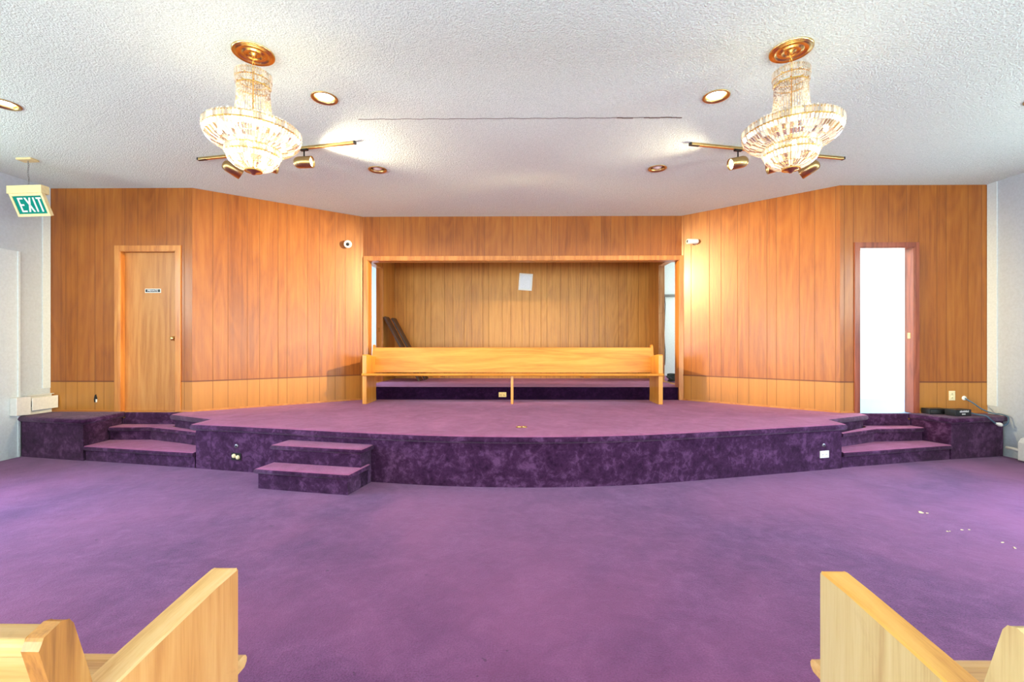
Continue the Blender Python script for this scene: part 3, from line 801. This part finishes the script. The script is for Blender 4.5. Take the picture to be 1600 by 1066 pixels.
lt = MB(); lh0, lh1, sw = -.205, -.047, .018
def bar(x0, x1, z0, z1): lt.box(x0, x1, -.0065, -.003, z0, z1, Mf)
x = -.122   # E
bar(x, x + sw, lh0, lh1)
for z in (lh0, (lh0 + lh1) / 2 - sw / 2, lh1 - sw): bar(x + sw, x + (.062 if z != (lh0 + lh1) / 2 - sw / 2 else .053), z, z + sw)
def diag(xa, xb):
    lt.prism([(xa, lh1), (xa + sw * 1.15, lh1), (xb + sw * 1.15, lh0), (xb, lh0)], -.0065, -.003, Mf, 'y')
diag(-.044, .012); diag(.012, -.044)     # X
bar(.052, .052 + sw, lh0, lh1)           # I
bar(.092, .150, lh1 - sw, lh1); bar(.1105, .1105 + sw, lh0, lh1 - sw)   # T
lt.build('lettering', M['exit_white'], ex)

# ------------------------------------------------------------------ small things on walls and floor
def on_line(P0, P1, u):
    P0, P1 = Vector(P0), Vector(P1); e = (P1 - P0).normalized(); p = P0 + e * u
    return p, math.atan2(e.y, e.x)
# bullet cameras
p, a = on_line(A, B, 1.905)
cam1 = empty('security_camera', 'white security camera looking out from the left angled wall', 'security camera', (p.x, p.y, 2.83), (0, 0, a), 'white security cameras')
MB().lathe([(.001, 0), (.045, 0), (.045, .012), (.02, .02), (.018, .035)], 24, Matrix.Rotation(PI / 2, 4, 'X')).build('mount', M['white_plastic'], cam1)
Mb = Matrix.Translation((0, -.06, 0)) @ aim_matrix((-.42, -.85, -.25))
MB().lathe([(.001, .05), (.03, .05), (.052, .03), (.058, 0), (.055, -.035), (.045, -.045), (.044, -.040), (.001, -.040)], 28, Mb).build('housing', M['white_plastic'], cam1)
MB().lathe([(.001, -.052), (.016, -.050), (.024, -.042), (.024, -.038)], 20, Mb).build('lens', M['black'], cam1)
p, a = on_line(C, D, .21)
cam2 = empty('security_camera', 'white bullet camera on the right angled wall, pointing at stage', 'security camera', (p.x, p.y, 2.86), (0, 0, a), 'white security cameras')
MB().lathe([(.001, 0), (.036, 0), (.036, .01), (.014, .016), (.014, .07)], 24, Matrix.Rotation(PI / 2, 4, 'X')).build('mount', M['white_plastic'], cam2)
Mb = Matrix.Translation((-.02, -.075, 0)) @ aim_matrix((-.80, -.75, -.02))
MB().lathe([(.001, .085), (.03, .085), (.036, .07), (.038, -.075), (.034, -.08), (.033, -.07), (.001, -.07)], 28, Mb).build('housing', M['white_plastic'], cam2)
MB().lathe([(.001, -.080), (.016, -.079), (.024, -.072), (.024, -.068)], 20, Mb).build('lens', M['black'], cam2)

# alcove paper
pp = MB().box(-.132, .132, -.018, -.002, -.165, .165).build('picture_frame', M['white_plastic'], None, .002, (.165, AY, 2.553), (0, R(4), 0))
tag(pp, 'tilted white framed sheet on the alcove back wall', 'picture')
MB().box(-.105, .105, -.020, -.017, -.138, .138).build('paper_sheet', M['paper'], pp)
# leaning boards
for yb, dx, ln, lab in ((8.19, .0, 1.30, 'dark brown board leaning in the alcove left corner, outer one'), (8.48, .05, 1.29, 'dark brown board leaning in the alcove left corner, nearer the back wall')):
    b = MB().box(-.018, .018, -.13, .13, 0, ln).build('leaning_board', M['board_dark'], None, .003, (-1.745 + dx, yb, AZ + .0105), (0, R(-28.5), 0))
    tag(b, lab, 'board', 'dark boards leaning in the alcove')
# cable coil
mb = MB()
pts = []
for k in range(6 * 24):
    a = 2 * PI * k / 24; t = k / (6 * 24)
    pts.append((2.80 + (.15 + .02 * math.sin(k * .31)) * math.cos(a), 8.02 + (.13 + .015 * math.cos(k * .27)) * math.sin(a), AZ + .014 + .13 * t + .012 * math.sin(a * 2 + k * .05)))
mb.tube(pts, .0115, 8)
tag(mb.build('cable_coil', M['cable_dark']), 'dark coiled cable on the floor of the alcove right doorway', 'cable')
mb = MB()
mb.tube([(3.10 + .01 * math.sin(k), 9.60 - .01 * math.sin(k * 2), 2.34 - .16 * k) for k in range(10)], .009, 6)
tag(mb.build('hanging_cord', M['cable_dark']), 'thin dark cord hanging beneath the store room ledge', 'cord')

# outlets
def outlet(label, loc, rz, w, h, mat, name='wall_outlet', cat='outlet', rx=0, kind='slots', group=None):
    e = empty(name, label, cat, loc, (rx, 0, rz), group)
    MB().box(-w / 2, w / 2, -.006, 0.0, -h / 2, h / 2).build('cover_plate', mat, e, .002)
    horiz = w > h
    for s in (-1, 1):
        ox, oz = (s * w * .2, 0) if horiz else (0, s * h * .2)
        f = MB().lathe([(.001, .0085), (.012, .0085), (.0165, .006), (.0165, .005)], 16, Matrix.Translation((ox, 0, oz)) @ Matrix.Rotation(PI / 2, 4, 'X')).build('receptacle', mat, e)
        m = MB()
        for q in (-.005, .005):
            m.box(ox + q - .0012, ox + q + .0012, -.0092, -.008, oz - .004, oz + .004)
        m.build('slots', M['dark_hole'], f)
    return e
def stage_at(x):
    for i in range(len(FRONT) - 1):
        if FRONT[i].x <= x <= FRONT[i + 1].x:
            t = (x - FRONT[i].x) / (FRONT[i + 1].x - FRONT[i].x); p = FRONT[i].lerp(FRONT[i + 1], t); e = FRONT[i + 1] - FRONT[i]
            return p, math.atan2(e.y, e.x)
outlet('ivory wall outlet low on the panelling above the black box', (5.355, YF - .0005, .695), 0, .075, .118, M['ivory'])
p, a = stage_at(3.24)
outlet('white outlet plate on the stage riser beside the right steps', (p.x, p.y - .001, .165), a, .118, .075, M['white_plastic'])
def jack(label, x, z, r, mat):
    p, a = stage_at(x)
    e = empty('round_jack', label, 'jack', (p.x, p.y, z), (0, 0, a), 'round jacks on the stage riser')
    MB().lathe([(.001, .006), (r * .5, .006), (r, .004), (r, 0)], 20, Matrix.Rotation(PI / 2, 4, 'X')).build('collar', mat, e)
    MB().lathe([(.001, .0075), (r * .35, .0072), (r * .4, .005)], 14, Matrix.Rotation(PI / 2, 4, 'X')).build('socket_hole', M['dark_hole'], e)
jack('small round jack on stage riser above the white outlet plate', 3.235, .258, .022, M['steel'])
jack('small round grey jack on the stage riser above the torn outlet', -2.93, .262, .022, M['steel'])
p, a = stage_at(-2.93)
e = empty('torn_outlet', 'bare white double outlet poking through left stage riser', 'outlet', (p.x + .002, p.y - .007, .155), (0, 0, a))
MB().box(-.06, .06, -.003, 0.0, -.038, .038).build('opening', M['dark_hole'], e, .006)
for s in (-1, 1): MB().lathe([(.001, .022), (.012, .021), (.02, .014), (.023, .001)], 14, Matrix.Translation((s * .024, 0, s * -.006)) @ Matrix.Rotation(PI / 2, 4, 'X')).build('receptacle', M['ivory'], e)
# outlet on alcove riser, under the pew
outlet('grey outlet plate on the dark alcove riser under the pew', (-.225, YC + .0195, .558), 0, .118, .075, M['brass_dull'])
# brass floor outlet on stage
fo = empty('floor_outlet', 'brass double floor outlet set in the stage carpet', 'floor outlet', (.045, 4.64, ZS))
MB().box(-.055, .055, -.04, .04, 0, .005).build('cover_plate', M['brass_dull'], fo, .002)
for s in (-1, 1): MB().lathe([(.019, .005), (.019, .010), (.014, .012), (.001, .012)], 18, Matrix.Translation((s * .025, 0, 0))).build('receptacle_cap', M['brass'], fo)
# torn jack low on the left panel
e = empty('wall_jack', 'dark torn jack hole with white bit, low left of private door', 'wall jack', (-5.305, YF - .0005, .645), (0, 0, 0))
MB().prism([(-.018, -.045), (.018, -.05), (.022, .0), (.006, .055), (-.012, .04), (-.022, -.01)], -.003, 0, None, 'y').build('torn_opening', M['dark_hole'], e)
MB().box(.008, .022, -.012, -.002, -.045, -.008).build('white_plug', M['white_plastic'], e, .002)

# wall heater on the left, above the platform
h = empty('wall_heater', 'white baseboard heater on the left wall above the platform', 'heater', (XL, 5.45, ZS))
MB().box(.022, .105, -.26, -.10, .015, .225).build('end_cover', M['heater'], h, .006)
MB().prism([(.0, .21), (.02, .235), (.06, .235), (.06, .228), (.03, .228), (.03, .0), (.0, .0)], -.1, .21, Matrix(((0, 1, 0, 0), (1, 0, 0, 0), (0, 0, 1, 0), (0, 0, 0, 1))), 'x').build('back_plate', M['heater'], h)
MB().box(.108, .118, -.10, .205, .055, .21).build('front_cover', M['heater'], h, .004)
MB().box(.03, .1075, -.10, .205, .10, .16).build('fin_element', M['dark_hole'], h)
# heater low on right wall
h = empty('wall_heater', 'white floor heater with pipe stub by the right wall, cut by the frame', 'heater', (XR, 4.49, 0))
MB().prism([(-.0, .02), (-.0, .28), (-.05, .29), (-.12, .265), (-.15, .22), (-.15, .02)], -.45, .70, Matrix(((0, 1, 0, 0), (1, 0, 0, 0), (0, 0, 1, 0), (0, 0, 0, 1))), 'x').build('cover', M['heater'], h, .01)
MB().tube([(-.10, .70, .12), (-.10, .80, .13), (-.11, .86, .13)], .016, 10).build('pipe_stub', M['heater'], h)

# black box and device on the right platform, and their cable
dv = empty('network_switch', 'flat black electronics box standing on right platform, near the doorway', 'electronics', (5.085, 5.602, ZS + .001), (0, 0, R(-1)))
MB().box(-.115, .115, -.06, .055, .004, .068).build('case', M['black'], dv, .004)
MB().box(-.10, .07, -.062, -.059, .040, .046).build('trim_strip', M['steel'], dv)
MB().box(-.10, .02, -.062, -.059, .024, .029).build('trim_strip', M['steel'], dv)
pw = empty('power_box', 'black box with white printed label, cabled, on right platform', 'electronics', (5.232, 5.463, ZS + .001), (0, 0, R(9)))
MB().box(-.11, .11, -.06, .06, .003, .078).build('case', M['black'], pw, .004)
mb = MB()
random.seed(3)
for k in range(11):
    x = -.052 + .0115 * k
    mb.box(x, x + .008, -.0612, -.0595, .046, .046 + random.choice((.016, .02, .022)))
for k in range(6):
    x = -.022 + .0085 * k
    mb.box(x, x + .006, -.0612, -.0595, .018, .032)
mb.build('printed_label', M['exit_white'], pw)
def smooth(pts, n=8):
    P = [Vector(p) for p in pts]; P = [2 * P[0] - P[1]] + P + [2 * P[-1] - P[-2]]; out = []
    for i in range(1, len(P) - 2):
        for k in range(n):
            t = k / n; a, b, c, d = P[i - 1], P[i], P[i + 1], P[i + 2]
            out.append(.5 * ((2 * b) + (c - a) * t + (2 * a - 5 * b + 4 * c - d) * t * t + (3 * b - a - 3 * c + d) * t ** 3))
    return out + [P[-2]]
cb = empty('network_cable', 'blue-grey cable looping from panel hole over the platform edge to black box', 'cable', (5.5, YF, ZS))
o5 = Vector((5.5, YF, ZS))
L1 = smooth([(5.505, 5.665, .665), (5.55, 5.60, .61), (5.61, 5.56, .545), (5.68, 5.50, .502), (5.715, 5.44, .500), (5.735, 5.385, .478), (5.715, 5.365, .42), (5.66, 5.350, .385), (5.60, 5.342, .395)])
MB().tube([p - o5 for p in L1], .008, 8).build('cable_run', M['cable_blue'], cb)
L2 = smooth([(5.53, 5.325, .412), (5.47, 5.318, .455), (5.43, 5.332, .498), (5.41, 5.40, .500), (5.372, 5.448, .515)])
MB().tube([p - o5 for p in L2], .008, 8).build('cable_run', M['cable_blue'], cb)
c0, c1 = Vector((5.61, 5.345, .392)) - o5, Vector((5.525, 5.325, .415)) - o5
q = (c1 - c0).normalized(); Mq = Matrix.Translation(c0) @ q.to_track_quat('Z', 'Y').to_matrix().to_4x4()
MB().lathe([(.001, -.01), (.02, -.008), (.024, .02), (.016, .05), (.010, .08), (.001, .095)], 14, Mq).build('connector', M['white_plastic'], cb)
MB().lathe([(.001, .012), (.02, .012), (.028, .004), (.028, 0)], 18, Matrix.Translation((.005, -.0005, .185)) @ Matrix.Rotation(PI / 2, 4, 'X')).build('wall_grommet', M['white_plastic'], cb)

# ceiling crack: sagging seam edge, a few millimetres deep
mb = MB(); random.seed(11)
xs = [-1.39 + 2.82 * i / 60 for i in range(61)]
for i in range(60):
    xa, xb = xs[i], xs[i + 1]; t = i / 60
    w = .0013 if t < .77 else (.006 if (.785 < t < .85 or .88 < t < .985) else .0015)
    if t > .985: w = .0012
    ja, jb = .004 * math.sin(i * 1.3), .004 * math.sin((i + 1) * 1.3)
    mb.box(xa, xb, 3.965 + ja - w, 3.965 + ja + w, ZC - .003, ZC + .01)
tag(mb.build('ceiling_crack', M['crack']), 'long thin dark crack across the popcorn ceiling', 'crack', kind='structure')

# scraps on the carpet
mb = MB(); random.seed(5)
for cx, cy, n, s in ((3.15, 3.58, 3, .022), (3.22, 3.30, 2, .010), (3.02, 3.28, 2, .009), (3.26, 3.02, 5, .008)):
    for k in range(n):
        x, y = cx + random.uniform(-.06, .06), cy + random.uniform(-.05, .05); a = random.random() * 3; r = s * random.uniform(.5, 1)
        mb.prism([(x + r * math.cos(a + q) * (1 if q % 2 else .45), y + r * math.sin(a + q) * .7) for q in (0, 1.2, 2.3, 3.4, 5)], .001, .004, None, 'z')
tag(mb.build('lint_scraps', M['ivory']), 'tiny white scraps scattered on the carpet at right', 'scraps', kind='stuff')

# ------------------------------------------------------------------ lights
def light(name, typ, loc, energy, col, direction=None, **kw):
    l = bpy.data.lights.new(name, typ); l.energy = energy; l.color = col
    for k, v in kw.items(): setattr(l, k, v)
    o = bpy.data.objects.new(name, l); COL.objects.link(o); o.location = loc
    if direction: o.rotation_euler = Vector(direction).to_track_quat('-Z', 'Y').to_euler()
    return o
DAY = (.86, 1.0, .91); COOL = (.58, .80, 1.0); SKY = (.46, .57, 1.0); WARM = (1, .80, .55); AMBER = (1, .76, .33)
K = 1.0
for a, b, c, d in WIN_R:
    for x, s in ((XL - .16, 1), (XR + .16, -1)):
        if c > .5: light('window_daylight', 'AREA', (x, (a + b) / 2, 1.7), 250, DAY, (s, 0, .30), shape='RECTANGLE', size=1.5, size_y=b - a)
        else: light('glazed_door_daylight', 'AREA', (x, (a + b) / 2, 1.08), 90, SKY, (s, 0, -.35), shape='RECTANGLE', size=2.0, size_y=b - a, spread=R(110)); light('transom_daylight', 'AREA', (x, (a + b) / 2, 2.45), 62, DAY, (s, .1, .30), shape='RECTANGLE', size=.7, size_y=b - a)  # transom light is added, to brighten the ceiling near the stage
for a, b in RW:
    light('window_daylight', 'AREA', (XR - (a + b) / 2, YB - .16, 1.6), 300, DAY, (0, 1, .28), shape='RECTANGLE', size=b - a, size_y=2.0)  # unseen rear window bank, added as broad even fill for the hall
for (x, y), e in ((CHL, 11), (CHR, 5)):
    light('chandelier_glow', 'POINT', (x, y, ZC - .57), e, WARM, shadow_soft_size=.10)
for x, y, lit in CANS:
    if lit: light('downlight_beam', 'SPOT', (x, y, ZC - .02), 28, WARM, (0, 0, -1), spot_size=R(110), spot_blend=.6, shadow_soft_size=.05)
for (p, d), e, w in zip(hl + hr, (270, 2300, 100, 50, 2300, 270), (48, 33, 105, 100, 33, 48)):
    light('track_beam', 'SPOT', p + d * .09, e, AMBER if e > 800 else WARM, d, spot_size=R(w), spot_blend=.8, shadow_soft_size=.04)
light('side_room_daylight', 'AREA', (6.9, 6.5, 2.2), 190, DAY, (-1, 0, -.3), shape='RECTANGLE', size=1.0, size_y=1.4)
light('side_room_lamp', 'AREA', (5.2, 6.4, 2.95), 30, DAY, (0, 0, -1), shape='RECTANGLE', size=1.2, size_y=.8)
light('hallway_daylight', 'AREA', (-4.4, 8.4, 2.0), 110, COOL, (1, 0, -.1), shape='RECTANGLE', size=1.2, size_y=1.2)
light('store_room_daylight', 'AREA', (4.8, 8.6, 2.2), 80, DAY, (-1, .2, -.2), shape='RECTANGLE', size=1.2, size_y=1.2)

w = bpy.data.worlds.new('sky'); scene.world = w; w.use_nodes = True
bg = w.node_tree.nodes['Background']; bg.inputs[0].default_value = (.75, .86, 1, 1); bg.inputs[1].default_value = 1.0

# ------------------------------------------------------------------ camera
cd = bpy.data.cameras.new('camera'); cam = bpy.data.objects.new('camera', cd); COL.objects.link(cam)
cd.sensor_width = 36; cd.lens = 16; cd.shift_y = 7 / 1600; cd.clip_start = .02
cam.location = (0, 0, H); cam.rotation_euler = (PI / 2, 0, R(.65))
scene.camera = cam
vs = scene.view_settings
vs.view_transform = 'Standard'; vs.look = 'None'; vs.gamma = 1; vs.use_curve_mapping = False
vs.exposure = 0.14
